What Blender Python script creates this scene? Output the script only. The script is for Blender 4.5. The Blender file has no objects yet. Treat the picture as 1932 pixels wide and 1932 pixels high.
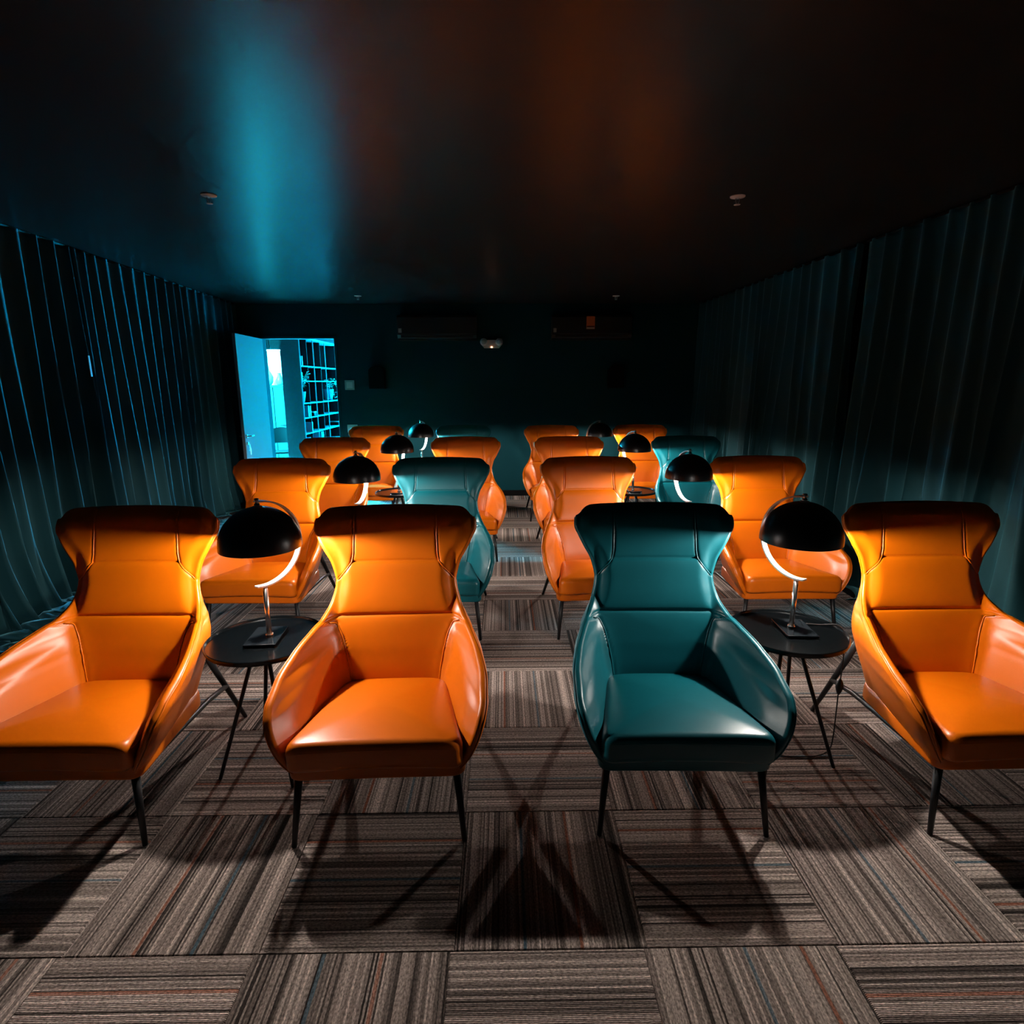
import bpy, math, random
import numpy as np
from mathutils import Vector, Matrix
R = math.radians
random.seed(7)
SC = bpy.context.scene
COL = SC.collection

# ------------------------------------------------------------------ camera
CAM_F, CAM_PITCH, CAM_YAW, CAM_ROLL, CAM_H = 1104.6, .2158, .014, .003, 1.7385
cam_data = bpy.data.cameras.new('camera')
cam = bpy.data.objects.new('camera', cam_data)
COL.objects.link(cam)
_fw = Vector((math.sin(CAM_YAW) * math.cos(CAM_PITCH), math.cos(CAM_YAW) * math.cos(CAM_PITCH), -math.sin(CAM_PITCH)))
_rt = Vector((math.cos(CAM_YAW), -math.sin(CAM_YAW), 0))
_dn = _fw.cross(_rt)
_r2 = math.cos(CAM_ROLL) * _rt + math.sin(CAM_ROLL) * _dn
_d2 = -math.sin(CAM_ROLL) * _rt + math.cos(CAM_ROLL) * _dn
_m = Matrix((_r2, -_d2, -_fw)).transposed().to_4x4()
_m.translation = Vector((0, 0, CAM_H))
cam.matrix_world = _m
cam_data.sensor_fit = 'HORIZONTAL'
cam_data.angle = 2 * math.atan(966 / CAM_F)
cam_data.clip_start = .05
SC.camera = cam

# ------------------------------------------------------------------ world, exposure
world = bpy.data.worlds.new('world')
SC.world = world
world.use_nodes = True
world.node_tree.nodes['Background'].inputs[0].default_value = (.2, .75, 1, 1)
world.node_tree.nodes['Background'].inputs[1].default_value = .0
SC.view_settings.view_transform = 'Standard'
SC.view_settings.look = 'None'
SC.view_settings.gamma = 1
SC.view_settings.use_curve_mapping = False
SC.view_settings.exposure = 0
BULB = 6900.0          # radiance of the lamp bulbs
DAY = 130.0              # radiance of the daylit panes in the next room
DAY2 = 3.0             # radiance of the side window panes, turned down to keep the door leaf dimmer
DAY_COL = (.0, .50, .95, 1)
SC.cycles.max_bounces = 4
SC.cycles.diffuse_bounces = 1
SC.cycles.glossy_bounces = 2
SC.cycles.use_adaptive_sampling = True
SC.cycles.adaptive_threshold = .07
SC.cycles.adaptive_min_samples = 16
SC.cycles.sample_clamp_indirect = 12
SC.cycles.blur_glossy = .6
SC.cycles.use_denoising = True

# ------------------------------------------------------------------ materials
def new_mat(name):
    m = bpy.data.materials.new(name)
    m.use_nodes = True
    return m, m.node_tree.nodes, m.node_tree.links, m.node_tree.nodes['Principled BSDF']

def plain(name, col, rough=.5, metal=0., spec=.5, bump=0., bscale=200., coat=0., sheen=0., sheen_col=None, emit=None, es=0., var=0.):
    m, n, l, b = new_mat(name)
    b.inputs['Base Color'].default_value = (*col, 1)
    b.inputs['Roughness'].default_value = rough
    b.inputs['Metallic'].default_value = metal
    b.inputs['Specular IOR Level'].default_value = spec
    b.inputs['Coat Weight'].default_value = coat
    if sheen:
        b.inputs['Sheen Weight'].default_value = sheen
        b.inputs['Sheen Roughness'].default_value = .35
        if sheen_col: b.inputs['Sheen Tint'].default_value = (*sheen_col, 1)
    if emit:
        b.inputs['Emission Color'].default_value = (*emit, 1)
        b.inputs['Emission Strength'].default_value = es
    if bump or var:
        tc = n.new('ShaderNodeTexCoord')
        nz = n.new('ShaderNodeTexNoise')
        nz.inputs['Scale'].default_value = bscale
        nz.inputs['Detail'].default_value = 4
        l.new(tc.outputs['Object'], nz.inputs['Vector'])
        if bump:
            bp = n.new('ShaderNodeBump')
            bp.inputs['Strength'].default_value = bump
            bp.inputs['Distance'].default_value = .002
            l.new(nz.outputs['Fac'], bp.inputs['Height'])
            l.new(bp.outputs['Normal'], b.inputs['Normal'])
        if var:
            n2 = n.new('ShaderNodeTexNoise')
            n2.inputs['Scale'].default_value = 3.
            l.new(tc.outputs['Object'], n2.inputs['Vector'])
            mx = n.new('ShaderNodeMix'); mx.data_type = 'RGBA'
            mx.inputs[6].default_value = (*[c * (1 - var) for c in col], 1)
            mx.inputs[7].default_value = (*[min(1, c * (1 + var)) for c in col], 1)
            l.new(n2.outputs['Fac'], mx.inputs[0])
            l.new(mx.outputs[2], b.inputs['Base Color'])
    return m

def leather(name, col):
    m, n, l, b = new_mat(name)
    tc = n.new('ShaderNodeTexCoord')
    vor = n.new('ShaderNodeTexVoronoi'); vor.inputs['Scale'].default_value = 420
    nz = n.new('ShaderNodeTexNoise'); nz.inputs['Scale'].default_value = 5; nz.inputs['Detail'].default_value = 5
    l.new(tc.outputs['Object'], vor.inputs['Vector']); l.new(tc.outputs['Object'], nz.inputs['Vector'])
    ramp = n.new('ShaderNodeMix'); ramp.data_type = 'RGBA'
    ramp.inputs[6].default_value = (*[c * .92 for c in col], 1)
    ramp.inputs[7].default_value = (*[min(1, c * 1.05) for c in col], 1)
    l.new(nz.outputs['Fac'], ramp.inputs[0]); l.new(ramp.outputs[2], b.inputs['Base Color'])
    bp = n.new('ShaderNodeBump'); bp.inputs['Strength'].default_value = .12; bp.inputs['Distance'].default_value = .001
    b2 = n.new('ShaderNodeBump'); b2.inputs['Strength'].default_value = .08; b2.inputs['Distance'].default_value = .012
    n3 = n.new('ShaderNodeTexNoise'); n3.inputs['Scale'].default_value = 9; l.new(tc.outputs['Object'], n3.inputs['Vector'])
    l.new(n3.outputs['Fac'], b2.inputs['Height'])
    l.new(vor.outputs['Distance'], bp.inputs['Height']); l.new(b2.outputs['Normal'], bp.inputs['Normal'])
    l.new(bp.outputs['Normal'], b.inputs['Normal'])
    b.inputs['Roughness'].default_value = .36
    b.inputs['Specular IOR Level'].default_value = .42
    return m

M = {}
M['orange'] = leather('orange_leather', (.72, .142, .001))
M['teal'] = leather('teal_leather', (.002, .102, .126))
M['black_metal'] = plain('black_metal', (.012, .012, .013), .42, .2, .5)
M['shade'] = plain('black_shade', (.006, .006, .007), .32, 0, .5)
M['shade_in'] = plain('shade_lining', (.06, .055, .05), .5)
M['chrome'] = plain('brushed_chrome', (.82, .8, .78), .24, 1.)
M['strap'] = plain('satin_strap', (.72, .71, .70), .38, .7)
M['glossblack'] = plain('gloss_black', (.008, .010, .012), .12, 0, .6)
M['tray'] = plain('tray_lacquer', (.0016, .0022, .0026), .20, 0, .38, .01, 900)
M['cable'] = plain('black_cable', (.01, .01, .01), .5)
M['bulb'] = plain('bulb_glass', (1, 1, 1), .4, emit=(1, .93, .86), es=BULB)
M['wall'] = plain('teal_wall_paint', (.003, .048, .060), .75, 0, .15, bump=.08, bscale=300)
M['ceiling'] = plain('dark_ceiling_paint', (.026, .028, .028), .31, 0, .22, .015, 120)
M['curtain'] = plain('teal_velvet', (.008, .058, .068), .75, 0, .25, .25, 900, sheen=.9, sheen_col=(.25, .75, .9))
M['white'] = plain('white_plastic', (.75, .75, .75), .4)
M['plate'] = plain('switch_plate', (.45, .5, .5), .35)
M['chairblack'] = plain('black_chair_paint', (.0006, .0006, .0006), .7, 0, .05)
M['black'] = plain('matt_black', (.003, .003, .003), .7, 0, .15)
M['acbody'] = plain('dark_ac_casing', (.012, .016, .017), .4)
M['door'] = plain('door_laminate', (.19, .205, .21), .8, 0, .05, bump=.02)
M['steel'] = plain('steel', (.6, .6, .6), .3, 1.)
M['hall_wall'] = plain('hall_wall', (.35, .4, .42), .6)
M['hall_floor'] = plain('hall_floor', (.8, .8, .78), .4)
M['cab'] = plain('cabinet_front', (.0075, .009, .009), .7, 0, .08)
M['splash'] = plain('white_backsplash', (.9, .85, .85), .4)
M['darkwood'] = plain('dark_bookcase', (.010, .014, .016), .8, 0, .1)
M['shelfmetal'] = plain('pale_shelf', (.24, .26, .28), .75, 0, .1)
M['pane'] = plain('daylit_pane', (0, 0, 0), .4, emit=DAY_COL[:3], es=DAY)
M['pane2'] = plain('shaded_pane', (0, 0, 0), .4, emit=DAY_COL[:3], es=DAY2)
M['ledstrip'] = plain('cabinet_light', (1, 1, 1), .4, emit=(.20, .80, 1.0), es=200)
M['coverlight'] = plain('hall_ceiling_light', (1, 1, 1), .4, emit=(.06, .7, .85), es=1.6)
M['kitchen_fill'] = plain('kitchen_fill_light', (1, 1, 1), .4, emit=(.01, .62, .95), es=4200)  # unseen added source, very strong to feed the cyan ceiling streak
M['leaf'] = plain('plant_leaf', (.12, .4, .3), .5)
M['vase'] = plain('glazed_vase', (.2, .45, .6), .3)
M['label'] = plain('orange_energy_label', (.85, .22, .06), .6)
M['led'] = plain('red_led', (1, .5, .3), .4, emit=(1, .45, .25), es=6)
M['hallceil'] = plain('hall_ceiling', (.5, .55, .58), .6)

def carpet_mat():
    m, n, l, b = new_mat('striped_carpet')
    N = lambda t: n.new(t)
    def math_(op, a=None, bb=None, c=None):
        x = N('ShaderNodeMath'); x.operation = op
        for k, v in enumerate((a, bb, c)):
            if v is None: continue
            if isinstance(v, (int, float)): x.inputs[k].default_value = v
            else: l.new(v, x.inputs[k])
        return x.outputs[0]
    tc = N('ShaderNodeTexCoord'); oi = N('ShaderNodeObjectInfo')
    sep = N('ShaderNodeSeparateXYZ'); l.new(tc.outputs['Object'], sep.inputs[0])
    X, Y = sep.outputs[0], sep.outputs[1]
    rnd = oi.outputs['Random']
    # wobble of the yarn rows
    wob = N('ShaderNodeTexNoise'); wob.inputs['Scale'].default_value = 55; wob.inputs['Detail'].default_value = 2
    l.new(tc.outputs['Object'], wob.inputs['Vector'])
    xw = math_('ADD', X, math_('MULTIPLY', math_('SUBTRACT', wob.outputs['Fac'], .5), .0022))
    seed = math_('MULTIPLY', rnd, 57.)
    def rows(freq, off):
        w = N('ShaderNodeTexWhiteNoise'); w.noise_dimensions = '1D'
        l.new(math_('FLOOR', math_('ADD', math_('MULTIPLY', xw, freq), math_('FLOOR', math_('MULTIPLY', seed, off)))), w.inputs['W'])
        return w.outputs['Value']
    fine = rows(165, 91.); broad = rows(46, 37.); wide = rows(17, 13.)
    lum = math_('ADD', math_('ADD', math_('MULTIPLY', fine, .58), math_('MULTIPLY', broad, .28)), math_('MULTIPLY', wide, .14))
    ramp = N('ShaderNodeValToRGB')
    e = ramp.color_ramp.elements
    e[0].position, e[0].color = .16, (.045, .035, .031, 1)
    e[1].position, e[1].color = .88, (.74, .59, .52, 1)
    for p, c in ((.33, (.20, .156, .137, 1)), (.52, (.34, .264, .23, 1)), (.70, (.48, .38, .333, 1))):
        x = e.new(p); x.color = c
    l.new(lum, ramp.inputs[0])
    # accents
    def band(centre, half):
        return math_('LESS_THAN', math_('ABSOLUTE', math_('SUBTRACT', xw, centre)), half)
    jit = math_('MULTIPLY', math_('SUBTRACT', rnd, .5), .12)
    c1 = math_('ADD', jit, -.045); c2 = math_('ADD', jit, .135)
    mx1 = N('ShaderNodeMix'); mx1.data_type = 'RGBA'; mx1.inputs[7].default_value = (.030, .115, .165, 1)
    l.new(math_('MULTIPLY', band(c1, .0055), .72), mx1.inputs[0]); l.new(ramp.outputs[0], mx1.inputs[6])
    mx2 = N('ShaderNodeMix'); mx2.data_type = 'RGBA'; mx2.inputs[7].default_value = (.40, .095, .030, 1)
    l.new(math_('MULTIPLY', band(c2, .0055), .62), mx2.inputs[0]); l.new(mx1.outputs[2], mx2.inputs[6])
    # yarn loops
    mp = N('ShaderNodeMapping'); mp.inputs['Scale'].default_value = (200, 95, 1)
    l.new(tc.outputs['Object'], mp.inputs['Vector'])
    loop = N('ShaderNodeTexNoise'); loop.inputs['Scale'].default_value = 1.; loop.inputs['Detail'].default_value = 2
    l.new(mp.outputs[0], loop.inputs['Vector'])
    mx3 = N('ShaderNodeMix'); mx3.data_type = 'RGBA'; mx3.blend_type = 'MULTIPLY'; mx3.inputs[0].default_value = 1.
    lr = N('ShaderNodeMapRange'); lr.inputs[1].default_value = .3; lr.inputs[2].default_value = .7; lr.inputs[3].default_value = .40; lr.inputs[4].default_value = 1.40
    l.new(loop.outputs['Fac'], lr.inputs[0])
    l.new(mx2.outputs[2], mx3.inputs[6]); l.new(lr.outputs[0], mx3.inputs[7])
    l.new(mx3.outputs[2], b.inputs['Base Color'])
    ridge = math_('ABSOLUTE', math_('SINE', math_('MULTIPLY', xw, 200 * math.pi)))
    h = math_('ADD', math_('MULTIPLY', ridge, .7), math_('ADD', math_('MULTIPLY', loop.outputs['Fac'], .9), math_('MULTIPLY', broad, .5)))
    bp = N('ShaderNodeBump'); bp.inputs['Strength'].default_value = .7; bp.inputs['Distance'].default_value = .004
    l.new(h, bp.inputs['Height']); l.new(bp.outputs['Normal'], b.inputs['Normal'])
    b.inputs['Roughness'].default_value = .95
    b.inputs['Specular IOR Level'].default_value = .1
    return m
M['carpet'] = carpet_mat()

# ------------------------------------------------------------------ helpers
def link(name, me, mat=None, parent=None, smooth=False):
    o = bpy.data.objects.new(name, me)
    COL.objects.link(o)
    if mat is not None: me.materials.append(M[mat] if isinstance(mat, str) else mat)
    if parent is not None: o.parent = parent
    if smooth:
        me.polygons.foreach_set('use_smooth', [True] * len(me.polygons))
    return o

def empty(name, loc=(0, 0, 0), rz=0.):
    o = bpy.data.objects.new(name, None)
    COL.objects.link(o)
    o.empty_display_size = .1
    o.location = loc
    o.rotation_euler = (0, 0, rz)
    return o

def tag(o, label=None, cat=None, group=None, kind=None):
    for k, v in (('label', label), ('category', cat), ('group', group), ('kind', kind)):
        if v: o[k] = v
    return o

class MB:
    """collects vertices and faces of one mesh"""
    def __init__(s): s.v, s.f = [], []
    def add(s, vs, fs):
        n = len(s.v); s.v += [tuple(p) for p in vs]; s.f += [tuple(i + n for i in q) for q in fs]; return s
    def box(s, x0, x1, y0, y1, z0, z1, c=0.):
        """box, edges chamfered by c"""
        if c <= 0:
            vs = [(x, y, z) for x in (x0, x1) for y in (y0, y1) for z in (z0, z1)]
            return s.add(vs, [(0, 1, 3, 2), (4, 6, 7, 5), (0, 4, 5, 1), (2, 3, 7, 6), (0, 2, 6, 4), (1, 5, 7, 3)])
        import bmesh
        bm = bmesh.new()
        bmesh.ops.create_cube(bm, size=1)
        for v in bm.verts:
            v.co = Vector(((x0 + x1) / 2 + v.co.x * (x1 - x0), (y0 + y1) / 2 + v.co.y * (y1 - y0), (z0 + z1) / 2 + v.co.z * (z1 - z0)))
        bmesh.ops.bevel(bm, geom=bm.edges[:], offset=c, segments=2, affect='EDGES', profile=.5)
        bm.verts.index_update()
        s.add([v.co[:] for v in bm.verts], [[v.index for v in f.verts] for f in bm.faces])
        bm.free(); return s
    def tube(s, pts, rad, seg=8, cap=True, up=(0, 0, 1)):
        pts = [Vector(p) for p in pts]; n = len(pts)
        rs = rad if isinstance(rad, (list, tuple)) else [rad] * n
        ring = []
        a = None
        for i, p in enumerate(pts):
            t = (pts[min(i + 1, n - 1)] - pts[max(i - 1, 0)]).normalized()
            if a is None:
                u = Vector(up)
                if abs(t.dot(u)) > .95: u = Vector((1, 0, 0))
                a = (u - t * u.dot(t)).normalized()
            else:
                a = (a - t * a.dot(t)).normalized()
            b = t.cross(a)
            ring += [p + (a * math.cos(2 * math.pi * k / seg) + b * math.sin(2 * math.pi * k / seg)) * rs[i] for k in range(seg)]
        fs = [(i * seg + k, i * seg + (k + 1) % seg, (i + 1) * seg + (k + 1) % seg, (i + 1) * seg + k) for i in range(n - 1) for k in range(seg)]
        if cap: fs += [tuple(range(seg))[::-1], tuple((n - 1) * seg + k for k in range(seg))]
        return s.add(ring, fs)
    def lathe(s, prof, seg=32, c=(0, 0, 0), close=False):
        """prof: list of (r, z)"""
        n = len(prof)
        vs = [(c[0] + r * math.cos(2 * math.pi * k / seg), c[1] + r * math.sin(2 * math.pi * k / seg), c[2] + z) for r, z in prof for k in range(seg)]
        fs = [(i * seg + k, i * seg + (k + 1) % seg, (i + 1) * seg + (k + 1) % seg, (i + 1) * seg + k) for i in range(n - 1) for k in range(seg)]
        if close: fs += [((n - 1) * seg + k, (n - 1) * seg + (k + 1) % seg, (k + 1) % seg, k) for k in range(seg)]
        return s.add(vs, fs)
    def mesh(s, name):
        me = bpy.data.meshes.new(name)
        me.from_pydata(s.v, [], s.f); me.update()
        return me
    def build(s, name, mat, parent=None, smooth=False):
        return link(name, s.mesh(name), mat, parent, smooth)

def shade_auto(o, ang=35):
    me = o.data
    me.polygons.foreach_set('use_smooth', [True] * len(me.polygons))
    me.set_sharp_from_angle(angle=R(ang))
    return o

def interp(xs, ys):
    """smooth monotone-ish interpolation through knots"""
    xs, ys = np.array(xs, float), np.array(ys, float)
    d = np.diff(ys) / np.diff(xs)
    m = np.zeros(len(xs))
    m[1:-1] = np.where(d[:-1] * d[1:] > 0, 2 * d[:-1] * d[1:] / (d[:-1] + d[1:] + 1e-12), 0)
    m[0], m[-1] = d[0], d[-1]
    def f(x):
        x = np.clip(x, xs[0], xs[-1])
        i = np.clip(np.searchsorted(xs, x) - 1, 0, len(xs) - 2)
        h = xs[i + 1] - xs[i]; t = (x - xs[i]) / h
        return ((1 + 2 * t) * (1 - t) ** 2 * ys[i] + t * (1 - t) ** 2 * h * m[i]
                + t * t * (3 - 2 * t) * ys[i + 1] + t * t * (t - 1) * h * m[i + 1])
    return f

# ------------------------------------------------------------------ the room
TILE, TX0, TY0 = .61, -1.3852, 1.5026
CEIL_Z, BACK_Y, FRONT_Y = 2.90, 9.15, -2.4
XL, XR = -4.25, 3.45
floor = MB().box(XL, XR, FRONT_Y, BACK_Y, -.12, -.009).build('floor', 'black')
tag(floor, kind='structure')
def tile_mesh():
    h = TILE / 2 - .0008
    b = MB(); c = .0025
    b.add([(-h, -h, -.008), (h, -h, -.008), (h, h, -.008), (-h, h, -.008)], [])
    vs = [(-h, -h, -.0025), (h, -h, -.0025), (h, h, -.0025), (-h, h, -.0025), (-h + c, -h + c, 0), (h - c, -h + c, 0), (h - c, h - c, 0), (-h + c, h - c, 0)]
    b.add(vs, [(4, 5, 6, 7)])
    b.f += [(0 + k, (k + 1) % 4, 4 + (k + 1) % 4, 4 + k) for k in range(4)]
    b.f += [(4 + k, 4 + (k + 1) % 4, 8 + (k + 1) % 4, 8 + k) for k in range(4)]
    return b.mesh('carpet_tile')
tm = tile_mesh(); tm.materials.append(M['carpet'])
for j in range(-7, 13):
    for i in range(-5, 8):
        x, y = TX0 + (i + .5) * TILE, TY0 + (j + .5) * TILE
        if x + TILE / 2 > XR + .02 or x - TILE / 2 < XL - .02 or y > BACK_Y or y < FRONT_Y: continue
        if j < 0: x -= .012
        o = bpy.data.objects.new('carpet_tile', tm)
        COL.objects.link(o); o.parent = floor
        rot = 0 if (i + j) % 2 == 0 else 90
        if random.random() < .5: rot += 180
        o.location = (x, y, 0); o.rotation_euler = (0, 0, R(rot))

tag(MB().box(XL, XR, FRONT_Y, BACK_Y + .0, CEIL_Z, CEIL_Z + .1).build('ceiling', 'ceiling'), kind='structure')
DX0, DX1, DZ = -3.60, -2.53, 2.405          # doorway
wb = MB()
wb.box(XL, DX0 - .04, BACK_Y, BACK_Y + .14, 0, CEIL_Z)
wb.box(DX1 + .04, XR, BACK_Y, BACK_Y + .14, 0, CEIL_Z)
wb.box(DX0 - .04, DX1 + .04, BACK_Y, BACK_Y + .14, DZ + .04, CEIL_Z)
tag(wb.build('wall_back', 'wall'), kind='structure')
tag(MB().box(XL - .12, XL, FRONT_Y, BACK_Y + .14, 0, CEIL_Z).build('wall_left', 'wall'), kind='structure')
tag(MB().box(XR, XR + .12, FRONT_Y, BACK_Y + .14, 0, CEIL_Z).build('wall_right', 'wall'), kind='structure')
tag(MB().box(XL, XR, FRONT_Y - .12, FRONT_Y, 0, CEIL_Z).build('wall_front', 'wall'), kind='structure')
tag(MB().box(DX1 + .045, 2.9, BACK_Y - .014, BACK_Y, 0, .09, .003).build('baseboard_back', 'black'), kind='structure')
fr = MB()
fr.box(DX0 - .04, DX0, BACK_Y - .012, BACK_Y + .15, 0, DZ + .04, .004)
fr.box(DX1, DX1 + .04, BACK_Y - .012, BACK_Y + .15, 0, DZ + .04, .004)
fr.box(DX0, DX1, BACK_Y - .012, BACK_Y + .15, DZ, DZ + .04, .004)
tag(fr.build('trim_1', 'wall'), kind='structure')

# door leaf, swung open into the room
door = empty('door_1', (DX0 + .01, BACK_Y - .012, 0), R(-87))
tag(door, kind='structure')
LW = 1.045
leaf = MB().box(0, LW, -.042, 0, .008, DZ - .004, .003).build('door_leaf', 'door', door)
hb = MB()
for s, yy in ((1, 0.), (-1, -.042)):
    hb.lathe([(.0, 0), (.026, 0), (.026, .008), (.0, .008)], 16)
    k = len(hb.v) - 64
    for q in range(k, len(hb.v)):
        x, y, z = hb.v[q]; hb.v[q] = (LW - .07 + x, yy + s * z, 1.04 + y)
    hb.tube([(LW - .07, yy, 1.04), (LW - .07, yy + s * .05, 1.04)], .010, 10)
    hb.tube([(LW - .07, yy + s * .05, 1.04), (LW - .12, yy + s * .052, 1.04), (LW - .20, yy + s * .048, 1.04)], .010, 10)
hb.build('door_handle', 'steel', leaf, True)
lk = MB()
lk.lathe([(.0, 0), (.02, 0), (.02, .012), (.0, .012)], 14)
for q in range(len(lk.v)):
    x, y, z = lk.v[q]; lk.v[q] = (LW - .07 + x, z, .94 + y)
lk.build('lock_cylinder', 'steel', leaf, True)
keys = empty('key_bunch', door.matrix_basis @ Vector((LW - .07, .02, .93)), R(-87))
tag(keys, 'small bunch of keys hanging from the lock of the open door', 'keys')
kr = MB(); kr.tube([(.018 * math.cos(t), .004, -.016 + .018 * math.sin(t)) for t in np.linspace(0, 6.28, 17)], .0016, 6); kr.build('key_ring', 'steel', keys, True)
for k, a in enumerate((-.25, .1, .4)):
    kb = MB(); kb.box(-.011, .011, .003 * k, .003 * k + .002, -.062, -.035, .001); kb.box(-.004, .004, .003 * k, .003 * k + .002, -.095, -.062)
    ko = kb.build('key', 'steel', keys); ko.rotation_euler = (0, a * .5, 0); ko.location = (0, 0, .005)
tg = MB().box(-.016, .016, .010, .016, -.14, -.05, .002).build('key_tag', 'white', keys)

# ------------------------------------------------------------------ curtains
def curtain(name, A, B, side, label, seed, puddle=0.):
    """hanging drape between plan points A and B; side = +1 when the room lies at +X"""
    rng = np.random.RandomState(seed)
    A, B = np.array(A), np.array(B)
    L = np.linalg.norm(B - A); d = (B - A) / L
    nrm = np.array([d[1], -d[0]]) * (1 if side > 0 else -1)
    if (nrm[0] > 0) != (side > 0): nrm = -nrm
    nu, nv = int(L / .016), 46
    s = np.linspace(0, L, nu)
    # uneven pleat phase
    kn = np.arange(0, L + .6, .3)
    wl = interp(kn, rng.uniform(.15, .27, len(kn)))
    ph = np.cumsum(2 * np.pi / wl(s)) * (s[1] - s[0])
    amp = interp(kn, rng.uniform(.6, 1.35, len(kn)))(s)
    drift1 = interp(kn, rng.uniform(-1, 1, len(kn)))(s)
    drift2 = interp(kn, rng.uniform(-1, 1, len(kn)))(s)
    big = interp(np.arange(0, L + 1.4, .7), rng.uniform(-1, 1, len(np.arange(0, L + 1.4, .7))))(s)
    fl = interp(np.arange(0, L + .9, .45), rng.uniform(.2, 1, len(np.arange(0, L + .9, .45))))(s)
    V = []
    top = CEIL_Z - .012
    for iv in range(nv):
        t = (iv / (nv - 1)) ** 1.15          # 0 top .. 1 bottom
        z = top + (0.004 - top) * t
        phase = ph + drift1 * 2.3 * t ** 1.5 + .5 * np.sin(3.1 * t + drift2 * 3)
        w = np.sin(phase)
        sharp = np.sign(w) * np.abs(w) ** .8
        off = (.026 + .042 * t) * amp * sharp + .018 * amp * t * np.sin(2 * phase + drift2 * 4)
        off += big * .05 * t ** 1.5 + .02 * t * np.sin(phase * .5 + 5 * t)
        if puddle:
            k = max(0, (t - .8) / .2)
            off += puddle * fl * k ** 2 * .30 * (1 + .35 * np.sin(phase * .5 + 2)) + puddle * .035 * k * np.sin(phase * 1.7 + 9 * t)
            z2 = z + 0 * s
        al = s + (.012 + .02 * t) * np.cos(phase) * amp + drift2 * .10 * t ** 1.6
        al = np.clip(al, -.0, L)
        P = A[None] + d[None] * al[:, None] + nrm[None] * (off + .10)[:, None]
        V += [(p[0], p[1], z) for p in P]
    if puddle:                                # cloth lying on the floor
        base = np.array(V[-nu:])
        for q in range(1, 7):
            ext = puddle * .05 * q * (.5 + fl)
            zz = .006 + .05 * puddle * np.abs(np.sin(ph * .45 + q * .9)) * math.sin(math.pi * q / 7)
            P = base[:, :2] + nrm[None] * ext[:, None]
            V += [(P[k][0], P[k][1], zz[k]) for k in range(nu)]
        nv += 6
    F = [(a * nu + b, a * nu + b + 1, (a + 1) * nu + b + 1, (a + 1) * nu + b) for a in range(nv - 1) for b in range(nu - 1)]
    root = empty(name, (float(A[0] + B[0]) / 2, float(A[1] + B[1]) / 2, 0))
    tag(root, label, 'curtain')
    me = bpy.data.meshes.new('drape'); me.from_pydata([(x - root.location.x, y - root.location.y, z) for x, y, z in V], [], F); me.update()
    o = link('drape', me, 'curtain', root, True)
    md = o.modifiers.new('thickness', 'SOLIDIFY'); md.thickness = .004
    tr = MB()
    p0, p1 = A + nrm * .1, B + nrm * .1
    c = np.array([root.location.x, root.location.y])
    tr.tube([(*(p0 - c), CEIL_Z - .012), (*(p1 - c), CEIL_Z - .012)], .012, 8)
    tr.build('curtain_track', 'black', root, True)
    return root
curt_l = curtain('curtain', (-3.62, 1.2), (-3.80, 5.38), 1, 'near left teal velvet curtain spilling in folds onto the floor', 3, 1.)
curtain('curtain', (-3.805, 5.41), (-4.03, 9.05), 1, 'far left teal velvet curtain lit cyan beside the open door', 11, .25)
curtain('curtain', (3.30, 1.2), (3.14, 5.2), -1, 'near right dark teal velvet curtain behind the outer front armchair', 5, .25)
curtain('curtain', (3.138, 5.23), (3.02, 9.08), -1, 'far right dark teal velvet curtain reaching the back wall corner', 23, .1)

# ------------------------------------------------------------------ armchair
Z0, ZT = .30, 1.175
_kz = [.30, .38, .44, .50, .54, .58, .62, .66, .70, .76, .84, .92, 1.00, 1.07, 1.13, 1.175]
f_yf = interp(_kz, [.035, .015, .02, .045, .095, .19, .33, .475, .590, .652, .682, .694, .702, .714, .728, .742])
f_w = interp(_kz, [.285, .335, .362, .382, .392, .392, .374, .338, .303, .281, .268, .284, .324, .352, .366, .364])
f_yb = interp(_kz, [.555, .565, .575, .59, .60, .612, .624, .636, .648, .665, .688, .708, .726, .742, .755, .768])
f_a = interp(_kz, [.17, .195, .205, .215, .22, .225, .23, .235, .24, .235, .225, .215, .200, .19, .185, .18])

def bspline(P, n):
    """clamped cubic B-spline through control polygon P (k,2,...) at n even arc steps"""
    P = np.array(P, float); k = len(P)
    kn = np.concatenate([[0] * 3, np.linspace(0, 1, k - 2), [1] * 3])
    t = np.linspace(0, 1, 161)[:, None]
    B = [np.where((t >= kn[i]) & ((t < kn[i + 1]) | ((kn[i + 1] == 1) & (t <= 1) & (kn[i] < 1))), 1., 0.) for i in range(len(kn) - 1)]
    for p in range(1, 4):
        nb = []
        for i in range(len(kn) - 1 - p):
            a = (t - kn[i]) / (kn[i + p] - kn[i]) * B[i] if kn[i + p] > kn[i] else 0 * t
            b = (kn[i + p + 1] - t) / (kn[i + p + 1] - kn[i + 1]) * B[i + 1] if kn[i + p + 1] > kn[i + 1] else 0 * t
            nb.append(a + b)
        B = nb
    C = sum(B[i] * P[i][None] for i in range(k))
    s = np.concatenate([[0], np.cumsum(np.linalg.norm(np.diff(C, axis=0), axis=1))])
    q = np.linspace(0, s[-1], n)
    return np.stack([np.interp(q, s, C[:, c]) for c in range(C.shape[1])], 1)

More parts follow.
